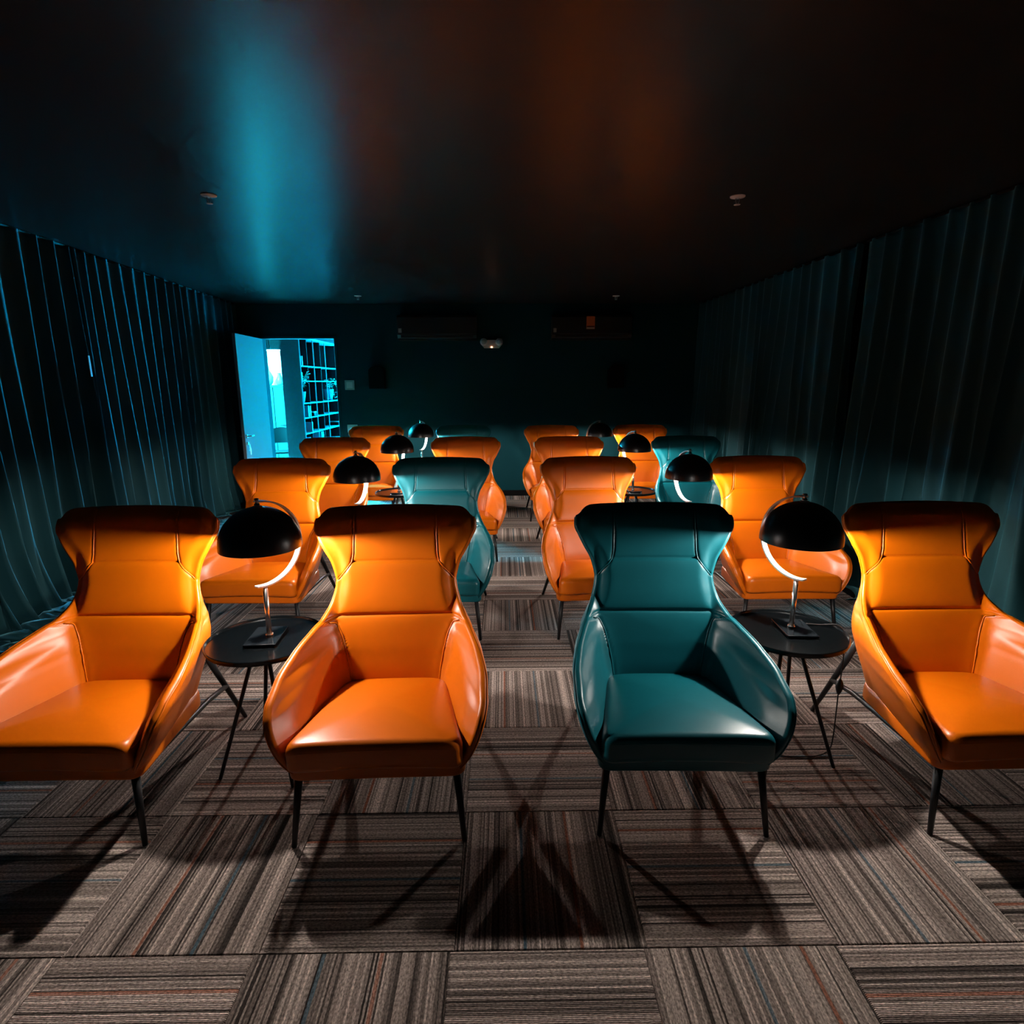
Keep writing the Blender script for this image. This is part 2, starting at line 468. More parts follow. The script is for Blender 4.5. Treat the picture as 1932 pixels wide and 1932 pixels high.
NU, NV = 61, 150                               # half-section columns, rows
def chair_surface():
    zs = np.concatenate([np.linspace(Z0, .50, 24)[:-1], np.linspace(.50, .72, 54)[:-1], np.linspace(.72, ZT, NV - 76)])
    nv = len(zs)
    G = np.zeros((nv, 2 * NU - 1, 3))
    for r, z in enumerate(zs):
        yb, yf, w, a = f_yb(z), f_yf(z), f_w(z), f_a(z)
        d = yb - yf
        P = [(0, yb), (.5 * a, yb), (a, yb - .004), (a + (w - a) * .42, yb - .05 * d - .004), (a + (w - a) * .62, yb - .34 * d), (a + (w - a) * .84, yb - .70 * d), (w, yf)]
        S = bspline(P, NU)
        G[r, NU - 1:, 0] = S[:, 0]; G[r, NU - 1:, 1] = S[:, 1]
        G[r, :NU, 0] = -S[::-1, 0]; G[r, :NU, 1] = S[::-1, 1]
        G[r, :, 2] = z
    # crown: the top edge falls away to rounded corners
    xa = np.abs(G[:, :, 0])
    drop = .010 * (xa / .30) ** 2 + .040 * np.clip((xa - .29) / .065, 0, 1) ** 2.2
    k = np.clip((G[:, :, 2] - .95) / (ZT - .95), 0, 1) ** 1.2
    G[:, :, 2] -= drop * k
    return G
G0 = chair_surface()
NVV, NUU = G0.shape[:2]
def grid_normals(G):
    du = np.gradient(G, axis=1); dv = np.gradient(G, axis=0)
    n = np.cross(dv, du); n /= np.linalg.norm(n, axis=2, keepdims=True) + 1e-9
    return n
N0 = grid_normals(G0)
if N0[100, NU - 1, 1] > 0: N0 = -N0            # towards the sitter (-y)
# seams of the inner upholstery
ZS1, ZS2 = .925, .685                           # horizontal seams
def wing_seam_x(z):                             # |x| of the seam between head pad and wing
    return np.interp(z, [.835, .85, .875, .90, .925, .96, 1.05, 1.3], [.280, .266, .240, .219, .203, .196, .193, .19])
def arm_seam_x(z):                              # |x| of the seam between lumbar pad and arm
    return np.interp(z, [.30, .44, .52, .60, .655, .68], [.195, .212, .226, .247, .275, .31])
X_, Z_ = np.abs(G0[:, :, 0]), G0[:, :, 2]
wing = (Z_ > .835) & (X_ > wing_seam_x(Z_))
arm = (Z_ < .68) & (X_ > arm_seam_x(Z_)) | ((Z_ < .68) & (G0[:, :, 1] < f_yb(Z_) - .10))
core = ~(wing | arm)
g = lambda d, s: np.exp(-(d / s) ** 2)
disp = np.zeros(X_.shape)
head, mid, lum = core & (Z_ > ZS1), core & (Z_ <= ZS1) & (Z_ > ZS2), core & (Z_ <= ZS2)
def puff(lo, hi, h):
    t = np.clip((Z_ - lo) / (hi - lo), 0, 1); return h * (.55 + .45 * np.sqrt(np.clip(1 - (2 * t - 1) ** 6, 0, 1)))
disp += np.where(head, puff(ZS1, 1.30, .020), 0) + np.where(mid, puff(ZS2, ZS1, .024), 0) + np.where(lum, puff(.36, ZS2, .022), 0)
E_ = np.concatenate([G0[:, 0], G0[-1], G0[:, -1]])
EDGE = np.min(np.linalg.norm(G0[:, :, None, :] - E_[None, None, :, :], axis=3), axis=2)      # distance to the rim
roll = lambda d: np.sqrt(np.clip(1 - (1 - np.clip(EDGE / d, 0, 1)) ** 2, 0, 1))
sst = lambda d: np.clip(EDGE / d, 0, 1) ** 2 * (3 - 2 * np.clip(EDGE / d, 0, 1))
disp += np.where(wing, .020, 0) + np.where(arm, .028, 0)
disp *= np.where(arm, sst(.10), sst(.06))
# blur the step between pads a little, then cut the seam grooves
for _ in range(14):
    d2 = disp.copy()
    d2[1:-1, 1:-1] = (disp[1:-1, 1:-1] * 2 + disp[:-2, 1:-1] + disp[2:, 1:-1] + disp[1:-1, :-2] + disp[1:-1, 2:]) / 6
    disp = d2
disp -= .007 * (g(Z_ - ZS1, .006) * core + g(Z_ - ZS2, .006) * core)
disp -= .004 * g(X_ - wing_seam_x(Z_), .007) * (Z_ > .835)
disp -= .005 * g(X_ - arm_seam_x(Z_), .007) * (Z_ < .68) * (G0[:, :, 1] > f_yb(Z_) - .16)
GI = G0 + N0 * disp[:, :, None]
NI = grid_normals(GI)
if NI[100, NU - 1, 1] > 0: NI = -NI
# outer skin
TH = interp([.30, .45, .56, .66, .74, .90, 1.05, 1.185], [.040, .046, .050, .050, .050, .046, .046, .048])
TE = interp([.30, .45, .56, .66, .74, 1.185], [.030, .034, .034, .028, .022, .022])
thick = TE(Z_) + (TH(Z_) - TE(Z_)) * roll(.10)
depth = np.clip((f_yb(Z_) - G0[:, :, 1]) / .10, 0, 1)
thick = thick + (1 - depth) * .030 * np.clip((1.15 - Z_) / .5, 0, 1) * roll(.10)
GO = G0 - N0 * thick[:, :, None]

def seam_points(zs, fx, sgn):
    pts = []
    for z in zs:
        zr = G0[:, NU - 1, 2]; k = int(np.clip(np.searchsorted(zr, z) - 1, 0, NVV - 2)); t = float(np.clip((z - zr[k]) / (zr[k + 1] - zr[k]), 0, 1))
        row = GI[k] * (1 - t) + GI[k + 1] * t; nrow = NI[k] * (1 - t) + NI[k + 1] * t
        xs = (G0[k] * (1 - t) + G0[k + 1] * t)[NU - 1:, 0]
        cf = float(np.interp(fx(z), xs, np.arange(len(xs)))) + NU - 1
        if sgn < 0: cf = NUU - 1 - cf
        c0 = int(np.clip(math.floor(cf), 0, NUU - 2)); u = cf - c0
        pts.append(Vector(row[c0] * (1 - u) + row[c0 + 1] * u + (nrow[c0] * (1 - u) + nrow[c0 + 1] * u) * .0012))
    return pts

def rim_path():
    """boundary of the shell: up the left edge, over the top, down the right edge"""
    return [(r, 0) for r in range(NVV)] + [(NVV - 1, c) for c in range(1, NUU)] + [(r, NUU - 1) for r in range(NVV - 2, -1, -1)]

def make_rim():
    path = rim_path()
    Pi = np.array([GI[r, c] for r, c in path]); Po = np.array([GO[r, c] for r, c in path])
    T = np.gradient((Pi + Po) / 2, axis=0); T /= np.linalg.norm(T, axis=1, keepdims=True)
    D = (Pi - Po); Lh = np.linalg.norm(D, axis=1, keepdims=True)
    b = np.cross(T, D / Lh)
    # point away from the surface
    inn = np.array([GI[min(max(r, 1), NVV - 2), min(max(c, 1), NUU - 2)] for r, c in path])
    inn2 = np.array([G0[min(max(r, 4), NVV - 5), min(max(c, 4), NUU - 5)] for r, c in path])
    sg = np.sign(np.sum(b * ((Pi + Po) / 2 - inn2), axis=1, keepdims=True)); sg[sg == 0] = 1
    b *= sg
    return path, Pi, Po, b, Lh
PATH, RPI, RPO, RB, RL = make_rim()

def region_mesh(name, mask):
    me = bpy.data.meshes.new(name)
    idx = -np.ones((NVV, NUU), int); vs, ns, fs = [], [], []
    def vid(r, c):
        if idx[r, c] < 0:
            idx[r, c] = len(vs); vs.append(tuple(GI[r, c])); ns.append(tuple(NI[r, c]))
        return int(idx[r, c])
    for r in range(NVV - 1):
        for c in range(NUU - 1):
            if mask[r, c]: fs.append((vid(r, c), vid(r, c + 1), vid(r + 1, c + 1), vid(r + 1, c)))
    me.from_pydata(vs, [], fs); me.update()
    if len(fs):
        n0 = Vector(me.polygons[len(fs) // 2].normal); v0 = me.polygons[len(fs) // 2].vertices[0]
        if n0.dot(Vector(ns[v0])) < 0: me.flip_normals()
    me.polygons.foreach_set('use_smooth', [True] * len(me.polygons))
    me.normals_split_custom_set_from_vertices(ns)
    return me

def pillow(foot, z0, z1, r, dome, name, steps=5, rings=7, zfun=None):
    """solid with a plan outline foot [(x,y)], rounded top and bottom edges of radius r, domed top"""
    foot = np.array(foot); n = len(foot); c = foot.mean(0)
    ctr = foot - c; rad = np.linalg.norm(ctr, axis=1, keepdims=True)
    def inset(d): return c + ctr * (1 - d / rad)
    layers = []
    rb = r * .6
    for k in range(steps + 1):
        a = math.pi / 2 * (1 - k / steps); layers.append((inset(rb * (1 - math.cos(a))), z0 + rb * (1 - math.sin(a))))
    for k in range(steps + 1):
        a = math.pi / 2 * k / steps; layers.append((inset(r * (1 - math.cos(a))), z1 - r * (1 - math.sin(a))))
    base = inset(r)
    for k in range(1, rings + 1):
        t = k / rings; layers.append((c + (base - c) * (1 - t), z1 + dome * (1 - (1 - t) ** 2)))
    vs = []
    for P, z in layers[:-1]: vs += [(p[0], p[1], z) for p in P]
    vs.append((c[0], c[1], layers[-1][1])); vs.append((c[0], c[1], z0))
    m = len(layers) - 1
    fs = [(a * n + k, a * n + (k + 1) % n, (a + 1) * n + (k + 1) % n, (a + 1) * n + k) for a in range(m - 1) for k in range(n)]
    fs += [((m - 1) * n + k, (m - 1) * n + (k + 1) % n, m * n) for k in range(n)] + [((k + 1) % n, k, m * n + 1) for k in range(n)]
    if zfun: vs = [(x, y, z + zfun(x, y)) for x, y, z in vs]
    b = MB(); b.v, b.f = vs, fs
    return b.mesh(name)

def rounded_outline(pts, rads, seg=6):
    """polygon with rounded corners, then resampled"""
    out = []
    n = len(pts)
    for i in range(n):
        p = Vector(pts[i]); a = (Vector(pts[i - 1]) - p).normalized(); b = (Vector(pts[(i + 1) % n]) - p).normalized()
        r = rads[i]
        ang = a.angle(b); t = r / math.tan(ang / 2)
        s, e = p + a * t, p + b * t
        for k in range(seg + 1):
            u = k / seg; out.append((s * (1 - u) ** 2 + p * 2 * u * (1 - u) + e * u * u))
    # densify
    dense = []
    for i in range(len(out)):
        p, q = out[i], out[(i + 1) % len(out)]
        m = max(1, int((q - p).length / .03))
        dense += [p + (q - p) * (k / m) for k in range(m)]
    return [(v.x, v.y) for v in dense]

LEATHER_PARTS = []
def make_chair():
    root = empty('lounge_chair')
    def leather_part(name, me, parent=root):
        o = link(name, me, 'orange', parent)
        o.material_slots[0].link = 'OBJECT'; o.material_slots[0].material = M['orange']
        return o
    fm = lambda m: m[:-1, :-1]
    left = np.zeros_like(core); left[:, :NU - 1] = True
    leather_part('headrest', region_mesh('headrest', head))
    leather_part('backrest', region_mesh('backrest', mid))
    leather_part('lumbar_pad', region_mesh('lumbar_pad', lum))
    W = [leather_part('wing', region_mesh('wing', wing & left)), leather_part('wing', region_mesh('wing', wing & ~left))]
    A = [leather_part('armrest', region_mesh('armrest', arm & left)), leather_part('armrest', region_mesh('armrest', arm & ~left))]
    # outer shell with rolled rim
    b = MB()
    b.v = [tuple(p) for p in GO.reshape(-1, 3)]
    b.f = [(r * NUU + c, (r + 1) * NUU + c, (r + 1) * NUU + c + 1, r * NUU + c + 1) for r in range(NVV - 1) for c in range(NUU - 1)]
    K = 7; n = len(PATH); rv = []
    mid_ = (RPI + RPO) / 2; hv = (RPI - RPO) / 2
    for k in range(K):
        a = math.pi * k / (K - 1)
        rv += [tuple(p) for p in mid_ + hv * math.cos(a) + RB * RL / 2 * .85 * math.sin(a)]
    b.add(rv, [(k * n + i, k * n + i + 1, (k + 1) * n + i + 1, (k + 1) * n + i) for k in range(K - 1) for i in range(n - 1)])
    me = b.mesh('outer_shell')
    import bmesh
    bm = bmesh.new(); bm.from_mesh(me); bmesh.ops.remove_doubles(bm, verts=bm.verts[:], dist=.0004); bmesh.ops.recalc_face_normals(bm, faces=bm.faces[:]); bm.to_mesh(me); bm.free()
    me.polygons.foreach_set('use_smooth', [True] * len(me.polygons))
    sh = leather_part('outer_shell', me)
    # welt along the rim
    q = mid_ - hv * math.cos(math.pi * .30) + RB * RL / 2 * .85 * math.sin(math.pi * .30)
    pts = [q[0]]
    for p in q[1:]:
        if np.linalg.norm(p - pts[-1]) > .012: pts.append(p)
    t = MB(); t.tube(pts, .0042, 6)
    me = t.mesh('edge_piping'); me.polygons.foreach_set('use_smooth', [True] * len(me.polygons)); leather_part('edge_piping', me, sh)
    for s, w, a in ((-1, W[0], A[0]), (1, W[1], A[1])):
        for nm, zs, fx, par in (('seam_piping', np.linspace(.845, 1.17, 26), wing_seam_x, w), ('seam_piping', np.linspace(.40, .672, 22), arm_seam_x, a)):
            t = MB(); t.tube(seam_points(zs, fx, s), .0030, 6)
            me = t.mesh(nm); me.polygons.foreach_set('use_smooth', [True] * len(me.polygons)); leather_part(nm, me, par)
    # seat base and cushion
    fb = rounded_outline([(-.338, .012), (.338, .012), (.30, .60), (-.30, .60)], [.05, .05, .10, .10])
    me = pillow(fb, .272, .352, .022, 0., 'seat_base', 4, 3); me.polygons.foreach_set('use_smooth', [True] * len(me.polygons)); leather_part('seat_base', me)
    fc = rounded_outline([(-.335, -.028), (.335, -.028), (.236, .585), (-.236, .585)], [.045, .045, .07, .07])
    slope = lambda x, y: -.050 * max(0, y) / .58 + .012 * math.cos(x / .335 * 1.4) - .010
    me = pillow(fc, .335, .452, .040, .022, 'seat_cushion', 6, 9, slope); me.polygons.foreach_set('use_smooth', [True] * len(me.polygons)); cu = leather_part('seat_cushion', me)
    t = MB(); pc = [(x * .990, y * .990 + .003, .420 + slope(x, y)) for x, y in fc]; t.tube(pc + pc[:1], .0034, 6, cap=False)
    me = t.mesh('cushion_piping'); me.polygons.foreach_set('use_smooth', [True] * len(me.polygons)); leather_part('cushion_piping', me, cu)
    # metal frame
    for s in (-1, 1):
        MB().tube([(s * .300, .045, .285), (s * .327, 0, .0)], [.0165, .0100], 12).build('leg', 'black_metal', root, True)
    for s in (-1, 1):
        MB().tube([(s * .215, .745, .50), (s * .245, .790, .345), (s * .330, .895, .0)], [.0165, .0165, .0105], 12).build('leg', 'black_metal', root, True)
        MB().tube([(s * .280, .830, .215), (s * .295, .62, .255), (s * .300, .30, .268), (s * .300, .05, .272)], .0125, 10).build('stretcher', 'black_metal', root, True)
    return root
chair0 = make_chair()

def copy_tree(o, parent=None):
    c = o.copy(); COL.objects.link(c)
    if parent is not None:
        c.parent = parent
    for ch in list(o.children):
        copy_tree(ch, c)
    return c
def recolour(o, mat):
    for ch in o.children_recursive:
        if ch.type == 'MESH' and ch.material_slots[0].link == 'OBJECT': ch.material_slots[0].material = M[mat]
CH = [  # x, y of the front feet's middle, turn in degrees, colour, label
    (-1.722, 1.957, 0.0, 'orange', 'orange leather wingback armchair cut off by the left picture edge, front row'),
    (-.488, 1.948, 1.8, 'orange', 'orange leather wingback armchair left of the aisle in the front row'),
    (.695, 1.968, -1.6, 'teal', 'large teal leather wingback armchair in the front row'),
    (1.996, 1.957, 0.0, 'orange', 'orange leather wingback armchair cut off by the right picture edge, front row'),
    (-1.735, 3.79, -1.0, 'orange', 'orange leather wingback armchair by the left curtain in the second row'),
    (-.495, 3.785, -.5, 'teal', 'teal leather wingback armchair left of the aisle in the second row'),
    (.700, 3.80, 3.0, 'orange', 'orange leather wingback armchair right of the aisle in the second row'),
    (1.985, 3.79, -.5, 'orange', 'orange leather wingback armchair by the right curtain in the second row'),
    (-1.80, 5.60, 1.5, 'orange', 'orange leather wingback armchair in front of the doorway in the third row'),
    (-.398, 5.61, 1.0, 'orange', 'orange leather wingback armchair left of the aisle in the third row'),
    (.720, 5.60, 1.0, 'orange', 'orange leather wingback armchair right of the aisle in the third row'),
    (1.985, 5.61, 0.0, 'teal', 'teal leather wingback armchair by the right curtain in the third row'),
    (-1.74, 7.40, 1.0, 'orange', 'orange leather wingback armchair nearest the light switches in the last row'),
    (-.555, 7.42, 0.0, 'teal', 'dark teal leather wingback armchair left of the aisle in the last row'),
    (.672, 7.36, 1.0, 'orange', 'orange leather wingback armchair right of the aisle in the last row'),
    (1.895, 7.42, 0.0, 'orange', 'orange leather wingback armchair at the right end of the last row'),
]
for k, (x, y, a, colr, lab) in enumerate(CH):
    c = chair0 if k == 0 else copy_tree(chair0)
    c.location = (x, y, 0); c.rotation_euler = (0, 0, R(a))
    recolour(c, colr)
    tag(c, lab, 'armchair', 'wingback lounge chairs set out in rows')

# ------------------------------------------------------------------ side tables
TH_ = .612
def make_table():
    root = empty('side_table')
    top = MB().lathe([(0, TH_ - .016), (.236, TH_ - .016), (.252, TH_ - .012), (.256, TH_ - .004), (.256, TH_ + .008), (.2535, TH_ + .0105), (.250, TH_ + .008), (.248, TH_), (0, TH_)], 64).build('tray_top', 'tray', root, True)
    shade_auto(top, 40)
    MB().lathe([(0, TH_ - .03), (.07, TH_ - .03), (.07, TH_ - .016), (0, TH_ - .016)], 24).build('leg_plate', 'black_metal', root)
    for k in range(4):
        a = R(35 + 90 * k); b = R(35 + 90 * k - 14)
        MB().tube([(.045 * math.cos(b), .045 * math.sin(b), TH_ - .02), (.250 * math.cos(a), .250 * math.sin(a), 0)], [.0095, .0085], 10).build('leg', 'black_metal', root, True)
    return root
table0 = make_table()
TB = [
    (-1.082, 2.485, 0, 'round black side table between the two front-row orange armchairs'),
    (1.312, 2.515, 20, 'round black side table between the teal and orange front-row armchairs'),
    (-1.10, 4.33, 10, 'round black side table left of the teal second-row armchair'),
    (1.385, 4.34, 35, 'round black side table between the two right second-row armchairs'),
    (-1.11, 6.15, 5, 'round black side table left of the aisle in the third row'),
    (1.375, 6.16, 15, 'round black side table beside the teal third-row armchair'),
    (-1.12, 7.97, 40, 'round black side table left of the aisle in the last row'),
    (1.30, 7.97, 0, 'round black side table right of the aisle in the last row'),
]
for k, (x, y, a, lab) in enumerate(TB):
    t = table0 if k == 0 else copy_tree(table0)
    t.location = (x, y, 0); t.rotation_euler = (0, 0, R(a))
    tag(t, lab, 'table', 'round side tables beside the armchairs')

# ------------------------------------------------------------------ table lamps
LZ = .4430            # dome centre above the table top
AR = .190             # arm radius
def make_lamp():
    root = empty('table_lamp')
    # arm lies in the local +x half plane; base turned by its own child rotation
    MB().box(-.085, .055, -.10, .10, .004, .016, .003).build('base_plate', 'glossblack', root)
    ft = MB()
    for sx in (-.075, .045):
        for sy in (-.09, .09): ft.lathe([(0, 0), (.006, 0), (.006, .004), (0, .004)], 10, (sx, sy, 0))
    ft.build('base_feet', 'chrome', root)
    MB().tube([(0, 0, .014), (0, 0, LZ - AR)], .0112, 14).build('stem', 'chrome', root, True)
    MB().lathe([(0, .016), (.017, .016), (.017, .024), (.012, .026), (.0, .026)], 20).build('collar', 'chrome', root, True)
    # arc: flat chrome strap from below the dome round to the top
    w, th = .0155, .0035
    b = MB(); n = 40
    for i in range(n + 1):
        a = R(-102 + 194 * i / n)
        cx, cz = math.cos(a), math.sin(a)
        for rr, yy in ((AR - th, -w), (AR + th, -w), (AR + th, w), (AR - th, w)):
            b.v.append((rr * cx, yy, LZ + rr * cz))
    for i in range(n):
        for k in range(4): b.f.append((i * 4 + k, i * 4 + (k + 1) % 4, i * 4 + 4 + (k + 1) % 4, i * 4 + 4 + k))
    b.f += [(3, 2, 1, 0), (4 * n, 4 * n + 1, 4 * n + 2, 4 * n + 3)]
    arc = b.build('arm', 'strap', root); shade_auto(arc, 40)
    # dome, hung from the arm; its own pivot at the dome centre
    RD = .173
    prof_o = [(RD * math.cos(R(t)), RD * .97 * math.sin(R(t))) for t in np.linspace(0, 90, 22)]
    prof_o = [(RD * 1.0, -.012)] + prof_o
    prof_i = [(r * .985, z * .985) for r, z in prof_o[::-1]]
    prof_i[-1] = (RD * .985, -.012)
    sh = MB().lathe(prof_o, 64).build('shade', 'shade', root, True); sh.location = (0, 0, LZ); 
    li = MB().lathe(prof_i, 64).build('shade_lining', 'shade_in', sh, True)
    rimb = MB(); rimb.lathe([(RD * .985, -.012), (RD * .9925, -.0135), (RD, -.012)], 64); rimb.build('shade_rim', 'shade', sh, True)
    fi = MB().lathe([(0, .166), (.012, .166), (.012, .180), (.007, .184), (.007, .195), (.011, .198), (.009, .204), (0, .206)], 20).build('finial', 'chrome', sh, True)
    so = MB().lathe([(0, .17), (.020, .17), (.020, .03), (.012, .012), (0, .012)], 20).build('socket', 'white', sh, True)
    bu = MB().lathe([(.0, -.0260), (.0055, -.0245), (.0092, -.0195), (.0105, -.0125), (.0105, -.0085), (.0090, -.0015), (.006, .005), (.006, .013)], 10).build('bulb', 'bulb', sh, True)
    return root, sh
lamp0, shade0 = make_lamp()
LP = [  # x, y, arm direction (deg), dome tilt (deg), base turn
    (-1.066, 2.490, 52, 0, 'black dome lamp with chrome arm on the table between front orange armchairs'),
    (1.335, 2.530, 122, 0, 'black dome lamp beside the front-row teal armchair'),
    (-1.09, 4.32, 82, 0, 'black dome lamp left of the teal second-row armchair'),
    (1.388, 4.33, 104, 0, 'black dome lamp before the teal third-row armchair, second row right'),
    (-1.112, 6.14, 80, 0, 'black dome lamp with bright bulb in the third row, left of the aisle'),
    (1.378, 6.15, 115, 0, 'black dome lamp in the third row, right of the aisle'),
    (-1.112, 7.96, 75, 0, 'small black dome lamp in the last row, left of the aisle'),
    (1.30, 7.96, 200, 0, 'small black dome lamp in the last row, right of the aisle'),
]
for k, (x, y, a, tl, lab) in enumerate(LP):
    c = lamp0 if k == 0 else copy_tree(lamp0)
    c.location = (x, y, TH_); c.rotation_euler = (0, 0, R(a))
    for ch in c.children:
        if ch.name.startswith('shade'): ch.rotation_euler = (0, R(-tl), 0)
        if ch.name.startswith('base'): ch.rotation_euler = (0, 0, R(-a + (4 if x < 0 else 176)))
    tag(c, lab, 'lamp', 'dome lamps on the side tables')

# lamp cables of the front row
def curve_pts(P, n=60):
    return [Vector(p) for p in bspline(P, n)]
cb = empty('power_cable', (1.56, 2.55, 0)); off = Vector((1.56, 2.55, 0))
tag(cb, 'black lamp cable with inline plug hanging off the right front table', 'cable')
z1 = TH_ + .004
P = [(1.43, 2.58, z1 + .006), (1.48, 2.58, z1), (1.53, 2.57, z1 + .004), (1.565, 2.555, z1 + .016), (1.60, 2.54, .60), (1.598, 2.53, .50), (1.592, 2.52, .42), (1.585, 2.51, .36)]
MB().tube([p - off for p in curve_pts(P)], .0030, 8).build('cord', 'cable', cb, True)
P2 = [(1.58, 2.505, .30), (1.578, 2.50, .20), (1.575, 2.49, .06), (1.55, 2.47, .004), (1.45, 2.44, .004), (1.30, 2.45, .004), (1.20, 2.50, .004), (1.12, 2.62, .004)]
MB().tube([p - off for p in curve_pts(P2)], .0030, 8).build('cord', 'cable', cb, True)
pl = MB(); pl.tube([Vector(q) - off for q in ((1.585, 2.51, .37), (1.584, 2.509, .355), (1.582, 2.507, .33), (1.581, 2.506, .31), (1.58, 2.505, .295))], [.006, .014, .017, .012, .006], 10)
pl.build('plug', 'cable', cb, True)
cb2 = empty('power_cable', (-1.20, 2.78, 0)); off = Vector((-1.20, 2.78, 0))
tag(cb2, 'thin black cable curling on the carpet below the left front table', 'cable')
P = [(-.93, 2.70, .004), (-1.02, 2.66, .004), (-1.12, 2.63, .004), (-1.20, 2.66, .004), (-1.26, 2.75, .004), (-1.25, 2.82, .004), (-1.20, 2.86, .004)]
MB().tube([p - off for p in curve_pts(P)], .0032, 8).build('cord', 'cable', cb2, True)

# ------------------------------------------------------------------ ceiling and wall fittings
sp0 = empty('sprinkler_head')
MB().lathe([(.0, 0), (.048, 0), (.046, -.006), (.022, -.010), (.018, -.014), (.0, -.014)], 28).build('escutcheon', 'white', sp0, True)
t = MB(); t.tube([(.011, 0, -.012), (.012, 0, -.03), (.004, 0, -.048)], .0025, 6); t.tube([(-.011, 0, -.012), (-.012, 0, -.03), (-.004, 0, -.048)], .0025, 6)
t.build('frame_arms', 'white', sp0, True)
MB().lathe([(.0, -.048), (.020, -.049), (.020, -.051), (.0, -.052)], 18).build('deflector', 'white', sp0, True)
for k, (x, y, lab) in enumerate(((-1.84, 4.04, 'white sprinkler head on the ceiling beside the cyan streak'), (1.50, 4.05, 'white sprinkler head on the ceiling at the near right'),
                                 (-1.95, 8.35, 'small white sprinkler head above the left light switches near the back wall'), (1.54, 8.37, 'small white sprinkler head above the right air conditioner'))):
    s = sp0 if k == 0 else copy_tree(sp0)
    s.location = (x, y, CEIL_Z); tag(s, lab, 'sprinkler', 'ceiling sprinklers')

def ac_unit(x0, x1, lab, energy):
    z0, z1 = 2.37, 2.72
    r = empty('air_conditioner', ((x0 + x1) / 2, BACK_Y, z0)); w = (x1 - x0) / 2
    tag(r, lab, 'air conditioner', 'wall air conditioners')
    b = MB()
    prof = [(0, .0), (-.10, .0), (-.17, .025), (-.205, .07), (-.21, .30), (-.19, .345), (0, .35)]
    n = len(prof)
    b.add([(s * w, y, z) for s in (-1, 1) for y, z in prof], [(k, (k + 1) % n, n + (k + 1) % n, n + k) for k in range(n)] + [tuple(range(n))[::-1], tuple(range(n, 2 * n))])
    b.build('casing', 'acbody', r)
    f = MB().box(-w + .01, w - .01, -.216, -.209, .085, .315, .003).build('front_panel', 'acbody', r)
    MB().box(-w + .05, w - .05, -.205, -.185, .028, .066, .004).build('louvre', 'acbody', r).location = (0, 0, 0)
    MB().box(-w + .02, -w + .065, -.2175, -.216, .10, .16).build('badge', 'plate', f)
    if energy:
        e = MB().box(-.085, .038, -.2185, -.2165, .145, .325).build('energy_label', 'label', f)
        MB().box(-.080, .033, -.2195, -.2186, .178, .190).build('printed_bar', 'black', e)
        MB().box(-.080, .033, -.2195, -.2186, .150, .170).build('printed_field', 'plate', e)
    return r
ac_unit(-1.545, -.385, 'dark wall air conditioner left of the emergency light', False)
ac_unit(.72, 1.895, 'dark wall air conditioner with an orange energy label', True)

em = empty('emergency_light', (-.17, BACK_Y, 2.32)); tag(em, 'white twin-head emergency light on the back wall with glowing red indicator', 'emergency light')
b = MB()
prof = [(-.155, .075), (-.165, .0), (-.11, -.06), (.11, -.06), (.165, .0), (.155, .075), (.07, .055), (-.07, .055)]
n = len(prof)
b.add([(x, y, z) for y in (0, -.07) for x, z in prof], [tuple(range(n)), tuple(range(n, 2 * n))[::-1]] + [(k, (k + 1) % n, n + (k + 1) % n, n + k) for k in range(n)])
b.build('body', 'white', em)
for s in (-1, 1):
    h = MB(); h.lathe([(0, -.02), (.045, -.02), (.055, .03), (.05, .04), (0, .045)], 20)
    h.v = [(s * .115 + x, -.085 - z, .025 + y) for x, y, z in h.v]
    ho = h.build('lamp_head', 'white', em, True)
    q = MB(); q.lathe([(0, 0), (.038, 0), (.036, .006), (0, .008)], 18); q.v = [(s * .115 + x, -.128 - z, .025 + y) for x, y, z in q.v]
    q.build('lens', 'plate', ho, True)
MB().box(-.012, .012, -.078, -.07, -.056, -.040).build('indicator', 'led', em)

for x, lab in ((-1.90, 'black arched loudspeaker on the back wall near the door'), (1.705, 'black arched loudspeaker on the right part of the back wall')):
    r = empty('wall_speaker', (x, BACK_Y, 1.67)); tag(r, lab, 'speaker', 'wall loudspeakers')
    b = MB(); pr = [(-.115, 0), (.115, 0)] + [(.115 * math.cos(R(t)) , .25 + .085 * math.sin(R(t))) for t in np.linspace(0, 180, 14)]
    n = len(pr)
    b.add([(px, y, z) for y in (0, -.13) for px, z in pr], [tuple(range(n))[::-1], tuple(range(n, 2 * n))] + [(k, n + k, n + (k + 1) % n, (k + 1) % n) for k in range(n)])
    b.build('cabinet', 'black', r)
    b = MB(); pr2 = [(px * .9, .015 + z * .92) for px, z in pr]
    b.add([(px, -.131 if q == 0 else -.138, z) for q in (0, 1) for px, z in pr2], [tuple(range(n))[::-1], tuple(range(n, 2 * n))] + [(k, n + k, n + (k + 1) % n, (k + 1) % n) for k in range(n)])
    b.build('grille', 'black', r)

r = empty('thermostat', (-2.335, BACK_Y, 1.725)); tag(r, 'square wall thermostat with a pale screen right of the doorway', 'thermostat')
fp = MB().box(-.072, .072, -.014, 0, -.072, .072, .004).build('faceplate', 'plate', r)
MB().box(-.045, .045, -.0165, -.014, -.045, .045).build('screen', 'white', fp)
r = empty('light_switch', (-2.33, BACK_Y, 1.07)); tag(r, 'rectangular grey light switch plate low beside the doorway', 'switch')
fp = MB().box(-.078, .078, -.012, 0, -.060, .060, .004).build('faceplate', 'plate', r)
for s in (-1, 1): MB().box(s * .036 - .028, s * .036 + .028, -.017, -.012, -.04, .04, .003).build('rocker', 'plate', r)
